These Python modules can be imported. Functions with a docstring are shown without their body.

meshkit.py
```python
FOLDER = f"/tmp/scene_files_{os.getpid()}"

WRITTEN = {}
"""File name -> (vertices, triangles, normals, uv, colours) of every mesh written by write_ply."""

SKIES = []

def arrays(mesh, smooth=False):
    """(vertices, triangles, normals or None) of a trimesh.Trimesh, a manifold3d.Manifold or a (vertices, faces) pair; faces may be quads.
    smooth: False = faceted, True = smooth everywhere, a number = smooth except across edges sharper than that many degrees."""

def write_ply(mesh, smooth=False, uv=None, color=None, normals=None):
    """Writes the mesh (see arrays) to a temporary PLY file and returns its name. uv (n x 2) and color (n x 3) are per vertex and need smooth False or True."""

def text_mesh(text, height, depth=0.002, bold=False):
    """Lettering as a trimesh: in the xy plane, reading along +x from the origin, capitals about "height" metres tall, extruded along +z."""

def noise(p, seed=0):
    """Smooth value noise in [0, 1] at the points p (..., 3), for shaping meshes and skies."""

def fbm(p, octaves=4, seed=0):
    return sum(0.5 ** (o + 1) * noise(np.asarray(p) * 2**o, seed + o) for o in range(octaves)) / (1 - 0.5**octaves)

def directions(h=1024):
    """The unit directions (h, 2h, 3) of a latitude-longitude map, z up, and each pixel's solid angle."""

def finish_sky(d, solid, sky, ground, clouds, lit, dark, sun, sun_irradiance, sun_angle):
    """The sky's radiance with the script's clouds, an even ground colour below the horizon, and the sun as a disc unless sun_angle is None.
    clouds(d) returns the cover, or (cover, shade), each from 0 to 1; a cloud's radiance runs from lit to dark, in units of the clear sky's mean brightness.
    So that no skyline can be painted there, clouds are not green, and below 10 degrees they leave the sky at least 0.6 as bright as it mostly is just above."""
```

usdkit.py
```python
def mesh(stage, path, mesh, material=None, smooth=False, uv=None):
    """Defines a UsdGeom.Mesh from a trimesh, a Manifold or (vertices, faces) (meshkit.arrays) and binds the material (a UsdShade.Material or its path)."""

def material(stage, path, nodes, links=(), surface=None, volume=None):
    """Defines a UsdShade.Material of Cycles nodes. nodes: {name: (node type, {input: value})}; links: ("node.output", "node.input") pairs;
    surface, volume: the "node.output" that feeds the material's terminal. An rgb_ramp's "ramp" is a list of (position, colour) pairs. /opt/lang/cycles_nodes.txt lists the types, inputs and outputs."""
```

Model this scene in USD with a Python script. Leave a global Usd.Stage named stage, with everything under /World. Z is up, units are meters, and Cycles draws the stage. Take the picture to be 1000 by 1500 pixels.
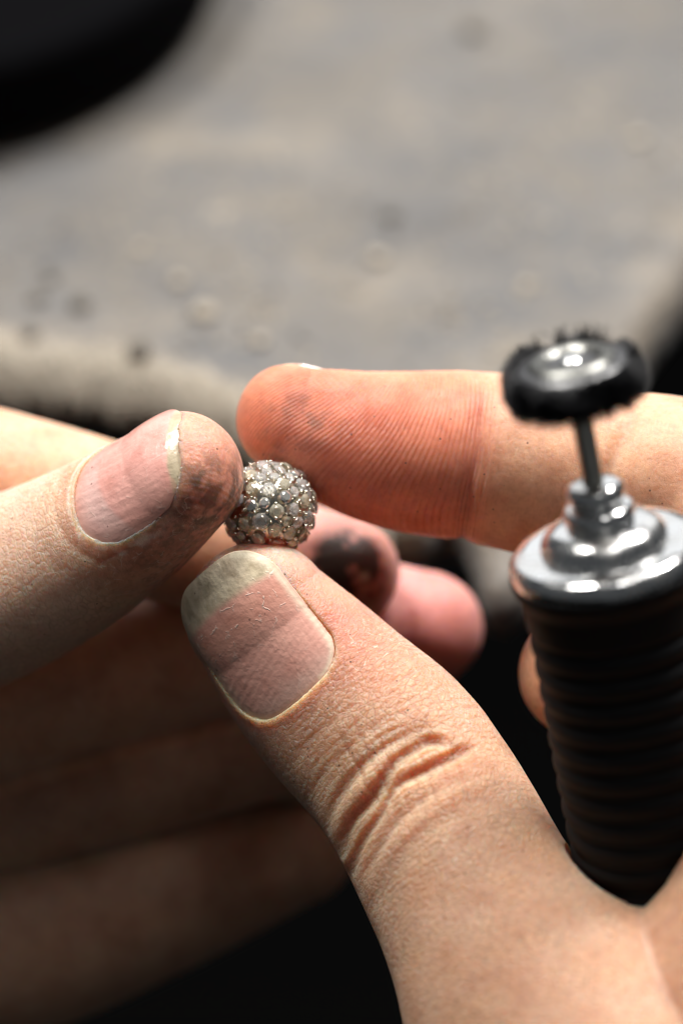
import math, random
import numpy as np, trimesh, usdkit
from scipy.spatial import cKDTree
from shapely.geometry import Polygon
from shapely import contains_xy
from pxr import Usd, UsdGeom, UsdLux, UsdShade, Gf, Sdf, Vt
import meshkit
random.seed(4); RNG = np.random.default_rng(4)
stage = Usd.Stage.CreateInMemory()
UsdGeom.SetStageUpAxis(stage, 'Z'); UsdGeom.SetStageMetersPerUnit(stage, 1.0)
UsdGeom.Xform.Define(stage, '/World'); UsdGeom.Scope.Define(stage, '/World/Looks')

# ------------------------------------------------------------------ camera
PITCH = math.radians(40); DIST = 400.0; MMPX = 0.069       # mm in front of the lens that is looked at; mm per photo pixel there
CS, SN = math.cos(PITCH), math.sin(PITCH)
RIGHT, UP, BACK = np.array([1, 0, 0.]), np.array([0, SN, CS]), np.array([0, -CS, SN])
FOCUS = np.array([0, 0, 0.95])                              # metres
ROT = np.stack([RIGHT, UP, BACK], 1)
def W(p):                                                   # local millimetres (right, up, towards the viewer) -> world metres
    return np.asarray(p, float) @ ROT.T / 1000 + FOCUS
def Wd(d): return np.asarray(d, float) @ ROT.T
def at(px, py, z=0.0):
    k = MMPX * (DIST - z) / DIST
    return np.array([(px - 500) * k, (750 - py) * k, z])
cam = UsdGeom.Camera.Define(stage, '/World/camera')
M4 = Gf.Matrix4d(1.0)
for i, r in enumerate((RIGHT, UP, BACK)): M4.SetRow(i, Gf.Vec4d(*r, 0))
M4.SetRow(3, Gf.Vec4d(*W([0, 0, DIST]), 1)); cam.AddTransformOp().Set(M4)
cam.CreateFocalLengthAttr(100.0); cam.CreateHorizontalApertureAttr(100 * MMPX * 1000 / DIST)
cam.CreateFStopAttr(6.8); cam.CreateFocusDistanceAttr((DIST - 5) / 1000); cam.CreateClippingRangeAttr((0.01, 100.0))
cam.CreateExposureAttr(0.12)

# ------------------------------------------------------------------ lights: two workshop lamps, a dim room, added front fill and reflection panel
def rect_lamp(name, direction, dist, w, h, power, color, aim=(0, 0, 0)):
    d = np.array(direction, float); d /= np.linalg.norm(d)
    l = UsdLux.RectLight.Define(stage, '/World/' + name)
    z = Wd(d); x = np.cross([0, 0, 1], z); x = x / np.linalg.norm(x) if np.linalg.norm(x) > 1e-3 else np.array([1., 0, 0]); y = np.cross(z, x)
    m = Gf.Matrix4d(1.0)
    for i, r in enumerate((x, y, z)): m.SetRow(i, Gf.Vec4d(*r, 0))
    m.SetRow(3, Gf.Vec4d(*W(np.array(aim) + d * dist), 1)); l.AddTransformOp().Set(m)
    l.CreateWidthAttr(w); l.CreateHeightAttr(h); l.CreateIntensityAttr(power / (w * h) / math.pi); l.CreateColorAttr(Gf.Vec3f(*color))
    return l
rect_lamp('key_lamp', (0.33, 0.92, 0.17), 620, 0.20, 0.09, 5.6, (1, .97, .94))
rect_lamp('second_lamp', (-0.36, 0.90, 0.25), 640, 0.24, 0.07, 5.0, (1, .97, .93))
rect_lamp('front_fill', (0.04, 0.76, 0.65), 660, 0.30, 0.10, 0.75, (1, .97, .94))  # added fill from above the viewer, brightens the near nail and thumb
rect_lamp('chrome_reflection_panel', (0.0, 0.80, -0.58), 1500, 1.7, 0.8, 4.2, (.98, .99, 1))  # unseen panel added behind the bench to give the chrome grey reflections
room = UsdLux.DomeLight.Define(stage, '/World/room_light')

# ------------------------------------------------------------------ materials
def mat(name, nodes, links=(), surface='p.BSDF', volume=None):
    return usdkit.material(stage, '/World/Looks/' + name, nodes, links, surface=surface, volume=volume)
def simple(name, color, rough=.5, metallic=0., bump=None, **kw):
    n = {'p': ('principled_bsdf', dict(base_color=color, roughness=rough, metallic=metallic, **kw))}; l = []
    if bump:
        n |= {'g': ('geometry', {}), 'n': ('noise_texture', {'scale': bump[0], 'detail': 4}), 'b': ('bump', {'distance': bump[1], 'strength': 1.0})}
        l += [('g.position', 'n.vector'), ('n.fac', 'b.height'), ('b.normal', 'p.normal')]
    return mat(name, n, l)
rm = mat('room', {'b': ('background_shader', {'color': (.9, .95, 1.0), 'strength': 0.06})}, surface='b.background')
UsdShade.MaterialBindingAPI.Apply(room.GetPrim()).Bind(rm)

def skin_material(name, rough, bump_k=1.0, sss=1.0):
    n = {
     'g': ('geometry', {}), 'tint': ('attribute', {'attribute': 'tint'}), 'rid': ('attribute', {'attribute': 'ridge'}), 'msk': ('attribute', {'attribute': 'mask'}),
     'sep': ('separate_xyz', {}), 'loc': ('attribute', {'attribute': 'local'}),
     # mottling
     'nz': ('noise_texture', {'scale': 260., 'detail': 3}), 'mr': ('rgb_ramp', {'ramp': [(0.3, (.86, .80, .78)), (.5, (1, 1, 1)), (.7, (1.07, 1.10, 1.08))]}),
     'mul': ('mix_color', {'blend_type': 'multiply', 'fac': 1.0, 'use_clamp': False}),
     'n3': ('noise_texture', {'scale': 1500., 'detail': 4, 'roughness': .7}), 'mr3': ('rgb_ramp', {'ramp': [(0.28, (.80, .76, .74)), (.5, (1, 1, 1)), (.72, (1.12, 1.12, 1.12))]}),
     'mul3': ('mix_color', {'blend_type': 'multiply', 'fac': .8, 'use_clamp': False}),
     # dark pores and specks
     'vp': ('voronoi_texture', {'scale': 900.}), 'pr': ('math', {'math_type': 'less_than', 'value2': .10}),
     'wn': ('separate_color', {}), 'pg': ('math', {'math_type': 'greater_than', 'value2': .72}), 'pm': ('math', {'math_type': 'multiply'}), 'pm2': ('math', {'math_type': 'multiply', 'value2': .75}),
     'mixp': ('mix_color', {'blend_type': 'mix', 'b': (.06, .035, .025)}),
     # skin lines
     'wob': ('noise_texture', {'scale': 700., 'detail': 2}), 'wobs': ('vector_math', {'math_type': 'multiply_add', 'vector2': (.0013, .0013, .0013)}),
     've': ('voronoi_texture', {'scale': 1450., 'feature': 'distance_to_edge'}), 'vel': ('map_range', {'from_min': 0., 'from_max': .22, 'to_min': 0., 'to_max': 1., 'clamp': True}),
     've2': ('voronoi_texture', {'scale': 1050., 'feature': 'distance_to_edge'}), 've2l': ('map_range', {'from_min': 0., 'from_max': .16, 'to_min': 0., 'to_max': 1., 'clamp': True}),
     # dry flaky white lines where mask.y is high
     'vd': ('voronoi_texture', {'scale': 620., 'feature': 'distance_to_edge'}), 'vdl': ('map_range', {'from_min': .0, 'from_max': .035, 'to_min': 1., 'to_max': 0., 'clamp': True}),
     'nd': ('noise_texture', {'scale': 1500., 'detail': 3}), 'ndl': ('map_range', {'from_min': .48, 'from_max': .60, 'to_min': 0., 'to_max': 1., 'clamp': True}),
     'd1': ('math', {'math_type': 'multiply'}), 'd2': ('math', {'math_type': 'multiply'}), 'd2c': ('math', {'math_type': 'multiply', 'value2': .9, 'use_clamp': True}), 'mixd': ('mix_color', {'blend_type': 'mix', 'b': (.80, .72, .60)}),
     'ginv': ('math', {'math_type': 'subtract', 'value1': 1.}), 'gl': ('map_range', {'from_min': .42, 'from_max': .62, 'to_min': 0., 'to_max': .34, 'clamp': True}), 'g1': ('math', {'math_type': 'multiply'}), 'gz': ('map_range', {'from_min': .36, 'from_max': .9, 'to_min': 0., 'to_max': 1., 'clamp': True}), 'g2': ('math', {'math_type': 'multiply'}), 'mixg': ('mix_color', {'blend_type': 'mix', 'b': (.20, .10, .065)}),
     # ridges
     'rn': ('noise_texture', {'scale': 420., 'detail': 2}), 'ra': ('math', {'math_type': 'multiply_add', 'value2': 3.2}), 'rs': ('math', {'math_type': 'sine'}), 'rm': ('math', {'math_type': 'multiply'}),
     'rnm': ('map_range', {'from_min': .35, 'from_max': .6, 'to_min': .35, 'to_max': 1., 'clamp': True}), 'rm2': ('math', {'math_type': 'multiply'}),
     'h1': ('math', {'math_type': 'multiply_add', 'value2': .62 * bump_k}), 'h2': ('math', {'math_type': 'multiply_add', 'value2': .62 * bump_k}), 'h3': ('math', {'math_type': 'multiply_add', 'value2': .55 * bump_k}),
     'h4': ('math', {'math_type': 'multiply_add', 'value2': 1.3}), 'hm': ('math', {'math_type': 'multiply'}), 'hm2': ('math', {'math_type': 'multiply'}),
     'b': ('bump', {'strength': 1.0, 'distance': .00010}),
     'rr': ('map_range', {'from_min': .3, 'from_max': .7, 'to_min': rough - .08, 'to_max': rough + .10, 'clamp': True}),
     'p': ('principled_bsdf', {'roughness': rough, 'subsurface_weight': sss, 'subsurface_scale': .0019, 'subsurface_radius': (1, .24, .11), 'subsurface_method': 'random_walk_skin', 'subsurface_anisotropy': .7,
           'specular_ior_level': .42, 'ior': 1.42}),
    }
    l = [('g.position', 'nz.vector'), ('nz.fac', 'mr.fac'), ('tint.color', 'mul.a'), ('mr.color', 'mul.b'), ('g.position', 'n3.vector'), ('n3.fac', 'mr3.fac'), ('mul.result', 'mul3.a'), ('mr3.color', 'mul3.b'),
         ('g.position', 'vp.vector'), ('vp.distance', 'pr.value1'), ('vp.color', 'wn.color'), ('wn.r', 'pg.value1'), ('pr.value', 'pm.value1'), ('pg.value', 'pm.value2'), ('pm.value', 'pm2.value1'), ('pm2.value', 'mixp.fac'), ('mul3.result', 'mixg.a'), ('ve2l.result', 'ginv.value2'), ('nz.fac', 'gl.value'), ('ginv.value', 'g1.value1'), ('gl.result', 'g1.value2'), ('sep.z', 'gz.value'), ('g1.value', 'g2.value1'), ('gz.result', 'g2.value2'), ('g2.value', 'mixg.fac'), ('mixg.result', 'mixp.a'),
         ('msk.vector', 'sep.vector'), ('g.position', 'wob.vector'), ('wob.color', 'wobs.vector1'), ('g.position', 'wobs.vector3'),
         ('wobs.vector', 've.vector'), ('ve.distance', 'vel.value'), ('loc.vector', 've2.vector'), ('ve2.distance', 've2l.value'),
         ('wobs.vector', 'vd.vector'), ('vd.distance', 'vdl.value'), ('g.position', 'nd.vector'), ('nd.fac', 'ndl.value'), ('vdl.result', 'd1.value1'), ('ndl.result', 'd1.value2'), ('d1.value', 'd2.value1'), ('sep.y', 'd2.value2'), ('d2.value', 'd2c.value1'), ('d2c.value', 'mixd.fac'), ('mixp.result', 'mixd.a'),
         ('mixd.result', 'p.base_color'),
         ('g.position', 'rn.vector'), ('rn.fac', 'ra.value1'), ('rid.fac', 'ra.value3'), ('ra.value', 'rs.value1'), ('rs.value', 'rm.value1'), ('sep.x', 'rm.value2'), ('rn.fac', 'rnm.value'), ('rm.value', 'rm2.value1'), ('rnm.result', 'rm2.value2'),
         ('rm2.value', 'h1.value1'), ('vel.result', 'hm.value1'), ('sep.z', 'hm.value2'), ('hm.value', 'h2.value1'), ('h1.value', 'h2.value3'),
         ('ve2l.result', 'hm2.value1'), ('sep.z', 'hm2.value2'), ('hm2.value', 'h3.value1'), ('h2.value', 'h3.value3'), ('n3.fac', 'h4.value1'), ('h3.value', 'h4.value3'),
         ('h4.value', 'b.height'), ('b.normal', 'p.normal'), ('nz.fac', 'rr.value'), ('rr.result', 'p.roughness')]
    return mat(name, n, l)
SKIN = skin_material('skin', .41)
def nail_material(name):
    n = {'g': ('geometry', {}), 'tint': ('attribute', {'attribute': 'tint'}), 'loc': ('attribute', {'attribute': 'local'}), 'msk': ('attribute', {'attribute': 'mask'}), 'sep': ('separate_xyz', {}),
         'nz': ('noise_texture', {'scale': 420., 'detail': 4}), 'mr': ('rgb_ramp', {'ramp': [(0.3, (.88, .82, .80)), (.5, (1, 1, 1)), (.7, (1.06, 1.08, 1.06))]}), 'mul': ('mix_color', {'blend_type': 'multiply', 'fac': 1.0, 'use_clamp': False}),
         'mp': ('mapping', {'scale': (1500., 60., 60.)}), 'st': ('noise_texture', {'scale': 1., 'detail': 3}),
         'vp': ('voronoi_texture', {'scale': 560.}), 'pr': ('math', {'math_type': 'less_than', 'value2': .075}), 'wn': ('separate_color', {}), 'pg': ('math', {'math_type': 'greater_than', 'value2': .72}), 'pm': ('math', {'math_type': 'multiply'}), 'pm2': ('math', {'math_type': 'multiply', 'value2': .6}),
         'mixp': ('mix_color', {'b': (.10, .05, .04)}),
         'wob': ('noise_texture', {'scale': 600., 'detail': 3}), 'wobs': ('vector_math', {'math_type': 'multiply_add', 'vector2': (.0016, .0016, .0016)}),
         'vd': ('voronoi_texture', {'scale': 520., 'feature': 'distance_to_edge'}), 'vdl': ('map_range', {'from_min': .0, 'from_max': .06, 'to_min': 1., 'to_max': 0., 'clamp': True}),
         'nd': ('noise_texture', {'scale': 1100., 'detail': 3}), 'ndl': ('map_range', {'from_min': .52, 'from_max': .64, 'to_min': 0., 'to_max': 1., 'clamp': True}), 'd1': ('math', {'math_type': 'multiply'}), 'd2': ('math', {'math_type': 'multiply', 'use_clamp': True}),
         'mixd': ('mix_color', {'b': (.78, .70, .60)}),
         'n3': ('noise_texture', {'scale': 1600., 'detail': 4}), 'h': ('math', {'math_type': 'multiply_add', 'value2': .5}), 'h2': ('math', {'math_type': 'multiply_add', 'value2': .8}), 'b': ('bump', {'distance': .00006, 'strength': 1.}),
         'rr': ('map_range', {'from_min': .35, 'from_max': .65, 'to_min': .20, 'to_max': .38, 'clamp': True}),
         'p': ('principled_bsdf', {'roughness': .36, 'coat_weight': .15, 'coat_roughness': .25, 'specular_ior_level': .45, 'ior': 1.5})}
    l = [('g.position', 'nz.vector'), ('nz.fac', 'mr.fac'), ('tint.color', 'mul.a'), ('mr.color', 'mul.b'), ('loc.vector', 'mp.vector'), ('mp.vector', 'st.vector'),
         ('g.position', 'vp.vector'), ('vp.distance', 'pr.value1'), ('vp.color', 'wn.color'), ('wn.r', 'pg.value1'), ('pr.value', 'pm.value1'), ('pg.value', 'pm.value2'), ('pm.value', 'pm2.value1'), ('pm2.value', 'mixp.fac'), ('mul.result', 'mixp.a'),
         ('g.position', 'wob.vector'), ('wob.color', 'wobs.vector1'), ('g.position', 'wobs.vector3'), ('wobs.vector', 'vd.vector'), ('vd.distance', 'vdl.value'), ('g.position', 'nd.vector'), ('nd.fac', 'ndl.value'), ('vdl.result', 'd1.value1'), ('ndl.result', 'd1.value2'),
         ('msk.vector', 'sep.vector'), ('d1.value', 'd2.value1'), ('sep.y', 'd2.value2'), ('d2.value', 'mixd.fac'), ('mixp.result', 'mixd.a'), ('mixd.result', 'p.base_color'),
         ('g.position', 'n3.vector'), ('st.fac', 'h.value1'), ('n3.fac', 'h.value3'), ('d2.value', 'h2.value1'), ('h.value', 'h2.value3'), ('h2.value', 'b.height'), ('b.normal', 'p.normal'), ('nz.fac', 'rr.value'), ('rr.result', 'p.roughness')]
    return mat(name, n, l)
NAIL = nail_material('nail')

# ------------------------------------------------------------------ scene helpers
USED = {}
def numbered(path):
    n = USED.get(path, 0); USED[path] = n + 1
    return path if n == 0 else f'{path}_{n:03d}'
def meta(prim, label=None, cat=None, group=None, kind=None):
    for k, v in (('label', label), ('category', cat), ('group', group), ('kind', kind)):
        if v: prim.SetCustomDataByKey(k, v)
def thing(name, label, cat, group=None, origin=None):
    x = UsdGeom.Xform.Define(stage, numbered('/World/' + name))
    if origin is not None: x.AddTranslateOp().Set(Gf.Vec3d(*map(float, origin)))
    meta(x.GetPrim(), label, cat, group); x.origin = np.zeros(3) if origin is None else np.asarray(origin, float)
    return x
def obj(name, mesh, material, parent=None, smooth=False, local=False, base=None):
    """One mesh; its vertices are in world metres, stored relative to the parent's origin."""
    path = numbered((str(parent.GetPath()) if parent is not None else '/World') + '/' + name)
    v, f, n = meshkit.arrays(mesh, smooth)
    o = getattr(parent, 'origin', np.zeros(3)) if parent is not None else np.zeros(3)
    m = usdkit.mesh(stage, path, (v - o, f), material, smooth=False)
    if n is not None:
        m.CreateNormalsAttr(Vt.Vec3fArray.FromNumpy(n.astype(np.float32))); m.SetNormalsInterpolation('vertex')
    m.origin = o
    return m
def primvar(m, name, arr, kind=Sdf.ValueTypeNames.Float3Array):
    arr = np.ascontiguousarray(arr, np.float32)
    UsdGeom.PrimvarsAPI(m).CreatePrimvar(name, kind, 'vertex').Set((Vt.FloatArray if arr.ndim == 1 else Vt.Vec3fArray).FromNumpy(arr))
def curves(name, strands, width, material, parent=None, taper=True):
    path = numbered((str(parent.GetPath()) if parent is not None else '/World') + '/' + name)
    o = getattr(parent, 'origin', np.zeros(3)) if parent is not None else np.zeros(3)
    c = UsdGeom.BasisCurves.Define(stage, path); k = strands.shape[1]
    c.CreateTypeAttr('linear'); c.CreateCurveVertexCountsAttr([k] * len(strands))
    c.CreatePointsAttr(Vt.Vec3fArray.FromNumpy((strands - o).reshape(-1, 3).astype(np.float32)))
    w = np.broadcast_to(np.asarray(width, float).reshape(-1, 1), (len(strands), 1)) * np.linspace(1, .35 if taper else 1, k)[None]
    c.CreateWidthsAttr(Vt.FloatArray.FromNumpy(w.ravel().astype(np.float32))); c.SetWidthsInterpolation('vertex')
    UsdShade.MaterialBindingAPI.Apply(c.GetPrim()).Bind(material); c.origin = o
    return c

def surface_nets(f, lo, h):
    """f: grid of values (negative inside), lo: corner, h: step -> vertices, triangles."""
    nx, ny, nz = f.shape; s = f < 0
    c = [(i, j, k) for i in (0, 1) for j in (0, 1) for k in (0, 1)]
    cnt = sum(s[i:nx-1+i, j:ny-1+j, k:nz-1+k].astype(np.int8) for i, j, k in c)
    act = (cnt > 0) & (cnt < 8); idx = np.argwhere(act); num = np.full(act.shape, -1, np.int64); num[tuple(idx.T)] = np.arange(len(idx))
    acc, n = np.zeros((len(idx), 3)), np.zeros(len(idx)); X, Y, Z = idx.T
    for a, (i, j, k) in enumerate(c):
        for ax in range(3):
            if (i, j, k)[ax]: continue
            d = [i, j, k]; d[ax] = 1
            fa, fb = f[X+i, Y+j, Z+k], f[X+d[0], Y+d[1], Z+d[2]]
            m = (fa < 0) != (fb < 0); t = np.where(m, fa / np.where(m, fa - fb, 1), 0)
            p = np.tile(np.array([i, j, k], float), (len(idx), 1)); p[:, ax] += t
            acc[m] += p[m]; n += m
    v = (idx + acc / n[:, None]) * h + lo
    quads = []
    for ax in range(3):
        b, c2 = (ax + 1) % 3, (ax + 2) % 3
        sl0, sl1 = [slice(None)] * 3, [slice(None)] * 3; sl0[ax] = slice(0, -1); sl1[ax] = slice(1, None)
        cross = s[tuple(sl0)] != s[tuple(sl1)]
        e = np.argwhere(cross); ok = (e[:, b] > 0) & (e[:, c2] > 0) & (e[:, b] < f.shape[b] - 1) & (e[:, c2] < f.shape[c2] - 1); e = e[ok]
        def cell(db, dc):
            q = e.copy(); q[:, b] -= db; q[:, c2] -= dc; return num[tuple(q.T)]
        q = np.stack([cell(1, 1), cell(0, 1), cell(0, 0), cell(1, 0)], 1); flip = ~s[tuple(e.T)]
        q[flip] = q[flip][:, ::-1]; quads.append(q)
    q = np.vstack(quads)
    return v, np.vstack([q[:, [0, 1, 2]], q[:, [0, 2, 3]]])
def smin(a, b, k):
    h = np.maximum(k - np.abs(a - b), 0) / k
    return np.minimum(a, b) - h * h * k * .25
def lathe(profile, base, axis, seg=72):
    """profile: (radius, height) from bottom to top in mm; base in local mm; axis in local frame -> trimesh in world metres."""
    a = np.array(axis, float); a /= np.linalg.norm(a); u = np.cross(a, [0, 0, 1.]); u /= np.linalg.norm(u); w = np.cross(a, u)
    pr = np.array(profile, float); th = np.linspace(0, 2 * np.pi, seg, endpoint=False)
    v = np.array(base) + pr[:, None, 0, None] * (np.cos(th)[None, :, None] * u + np.sin(th)[None, :, None] * w) + pr[:, None, 1, None] * a
    n = len(pr); i, j = np.meshgrid(np.arange(n - 1), np.arange(seg), indexing='ij'); k = (j + 1) % seg
    q = np.stack([i * seg + j, (i + 1) * seg + j, (i + 1) * seg + k, i * seg + k], -1).reshape(-1, 4)
    f = np.vstack([q[:, [0, 1, 2]], q[:, [0, 2, 3]]])
    m = trimesh.Trimesh(W(v.reshape(-1, 3)), f, process=False); m.fix_normals()
    return m
def fillet(pts, r=.25, n=4):
    """round the corners of a profile"""
    pts = [np.array(p, float) for p in pts]; out = [pts[0]]
    for a, b, c in zip(pts, pts[1:], pts[2:]):
        d1, d2 = np.linalg.norm(a - b), np.linalg.norm(c - b); rr = min(r, d1 * .45, d2 * .45)
        p, q = b + (a - b) / d1 * rr, b + (c - b) / d2 * rr
        for t in np.linspace(0, 1, n): out.append((1 - t) ** 2 * p + 2 * t * (1 - t) * b + t * t * q)
    return out + [pts[-1]]

# ------------------------------------------------------------------ the setting
BOARD_H = -35.0                                             # board's top, mm above the point looked at (vertical)
def plane_px(px, py, h=BOARD_H):                            # where the line of sight through a photo pixel meets the level h -> (east, north) mm
    eye = np.array([0, 0, DIST]); d = at(px, py, 0) - eye
    up = np.array([0, CS, SN]); t = (h - eye @ up) / (d @ up); p = eye + d * t
    return np.array([p[0], p[1] * SN - p[2] * CS])
floor = trimesh.creation.box([6, 6, .02]); floor.apply_translation([0, 0, -.01])
FLOOR = simple('dark_floor', (.003, .003, .003), .95, bump=(40, .002), specular_ior_level=.1)
fl = obj('floor', floor, FLOOR); meta(fl.GetPrim(), 'dark floor far below the bench', None, None, 'structure')

def board_material():
    n = {'g': ('geometry', {}), 'mp': ('mapping', {'rotation': (0, 0, -.75), 'scale': (30., 52., 60.)}), 'n1': ('noise_texture', {'scale': 1., 'detail': 5, 'roughness': .6, 'distortion': .6}),
         'n2': ('noise_texture', {'scale': 90., 'detail': 5, 'roughness': .65}), 'n4': ('noise_texture', {'scale': 420., 'detail': 4}),
         'r1': ('rgb_ramp', {'ramp': [(.28, (.070, .068, .068)), (.48, (.098, .093, .088)), (.60, (.116, .108, .099)), (.74, (.19, .168, .138))]}),
         'r2': ('rgb_ramp', {'ramp': [(.3, (.74, .79, .86)), (.5, (1., .98, .95)), (.62, (1.08, 1.02, .92)), (.72, (1.32, 1.22, 1.05))]}), 'm': ('mix_color', {'blend_type': 'multiply', 'fac': 1., 'use_clamp': False}),
         'tint': ('attribute', {'attribute': 'tint'}), 'm2': ('mix_color', {'blend_type': 'multiply', 'fac': 1., 'use_clamp': False}),
         'b': ('bump', {'distance': .0006}), 'p': ('principled_bsdf', {'roughness': .62, 'sheen_weight': .1})}
    return mat('worn_board', n, [('g.position', 'mp.vector'), ('mp.vector', 'n1.vector'), ('g.position', 'n2.vector'), ('n1.fac', 'r1.fac'), ('n2.fac', 'r2.fac'), ('r1.color', 'm.a'), ('r2.color', 'm.b'), ('m.result', 'm2.a'), ('tint.color', 'm2.b'), ('m2.result', 'p.base_color'), ('g.position', 'n4.vector'), ('n4.fac', 'b.height'), ('b.normal', 'p.normal')])
BOARD = board_material()
RR, TH = 5.0, 11.0                                          # rounding and thickness of the board, mm
edge_px = [(-260, 500), (-120, 506), (0, 524), (150, 543), (240, 562), (320, 590), (420, 645), (520, 728), (570, 758), (628, 772), (640, 720), (672, 715), (690, 770), (703, 838), (725, 862), (770, 850), (800, 770), (850, 640), (900, 560), (950, 490), (1000, 415), (1080, 330), (1250, 240), (1500, 180)]
pts2 = [plane_px(*p) for p in edge_px]
poly = Polygon([*pts2, (330, 420), (-330, 420), (-330, pts2[0][1])]).buffer(-2).buffer(4).buffer(-2)
bd = np.array([poly.exterior.interpolate(s).coords[0] for s in np.arange(0, poly.exterior.length, .5)])
tree2 = cKDTree(bd)
hb = 1.5; lo = np.array([-200., -20., -TH - 3]); nb = np.array([400, 310, TH + 6]) / hb
gx, gy, gz = [lo[i] + np.arange(int(nb[i])) * hb for i in range(3)]
GX, GY = np.meshgrid(gx, gy, indexing='ij'); d2 = tree2.query(np.stack([GX.ravel(), GY.ravel()], 1), workers=-1)[0].reshape(GX.shape)
d2 = np.where(contains_xy(poly, GX, GY), -d2, d2) + 1.2 * (meshkit.fbm(np.stack([GX, GY, GX * 0], -1) / 5., 3, 7) - .5)
qx = d2[:, :, None] + RR; qz = np.abs(gz + TH / 2)[None, None] - TH / 2 + RR
fb = np.hypot(np.maximum(qx, 0), np.maximum(qz, 0)) + np.minimum(np.maximum(qx, qz), 0) - RR
bv, bf = surface_nets(fb, lo, hb)
dv = tree2.query(bv[:, :2])[0]
bv[:, 2] += .45 * (meshkit.fbm(bv / 9., 4, 3) - .5) + .5 * (meshkit.fbm(bv / 30., 2, 5) - .5)
def EN(p):                                                  # east, north, vertical mm -> world metres
    return np.asarray(p, float) / 1000 + FOCUS
boardw = EN(bv + np.array([0, 0, BOARD_H]))
bench = thing('workbench', 'worn grey wooden bench board with frayed pale rounded edge behind the hands', 'workbench')
bm = obj('board', (boardw, bf), BOARD, bench, smooth=True)
rim = np.clip(1 - dv / 9., 0, 1) * np.clip((bv[:, 2] + 6) / 4, 0, 1)
tint = np.ones((len(bv), 3)) + rim[:, None] * np.array([.55, .45, .30]) * (.4 + 1.2 * meshkit.fbm(bv / 6., 3, 11))[:, None]
primvar(bm, 'tint', tint)
# frayed fibres hanging over the front edge
front = np.array([plane_px(*p) for p in edge_px[:9]]); seg = np.linalg.norm(np.diff(front, axis=0), axis=1)
FIB = simple('frayed_fibre', (.36, .32, .26), .85)
ns = 6500; t = RNG.uniform(0, seg.sum(), ns); cs = np.concatenate([[0], np.cumsum(seg)])
fx = np.interp(t, cs, front[:, 0]); fy = np.interp(t, cs, front[:, 1]); clump = meshkit.noise(np.stack([t / 2.5, t * 0, t * 0], -1), 5)
inn = RNG.uniform(.3, 6.5, ns); ang = RNG.normal(-1.45, .28, ns) + (clump - .5) * 1.2
L = RNG.uniform(1.6, 4.6, ns) * (.5 + .9 * clump); st = []
zz = -RR + np.sqrt(np.maximum(RR ** 2 - np.clip(RR - inn, 0, RR) ** 2, 0))
for k in range(5):
    u = k / 4
    st.append(np.stack([fx + np.cos(ang) * L * u, fy + inn + np.sin(ang) * L * u, BOARD_H + zz - .2 + .7 * u * L * .4 - 1.1 * u * u * L * .6 + RNG.normal(0, .12, ns)], -1))
fc = curves('frayed_fibre', EN(np.stack(st, 1)), RNG.uniform(.00014, .00030, ns), FIB, bench)
meta(fc.GetPrim(), 'pale frayed fibres along the front edge of the board', None, None, 'stuff')

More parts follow.
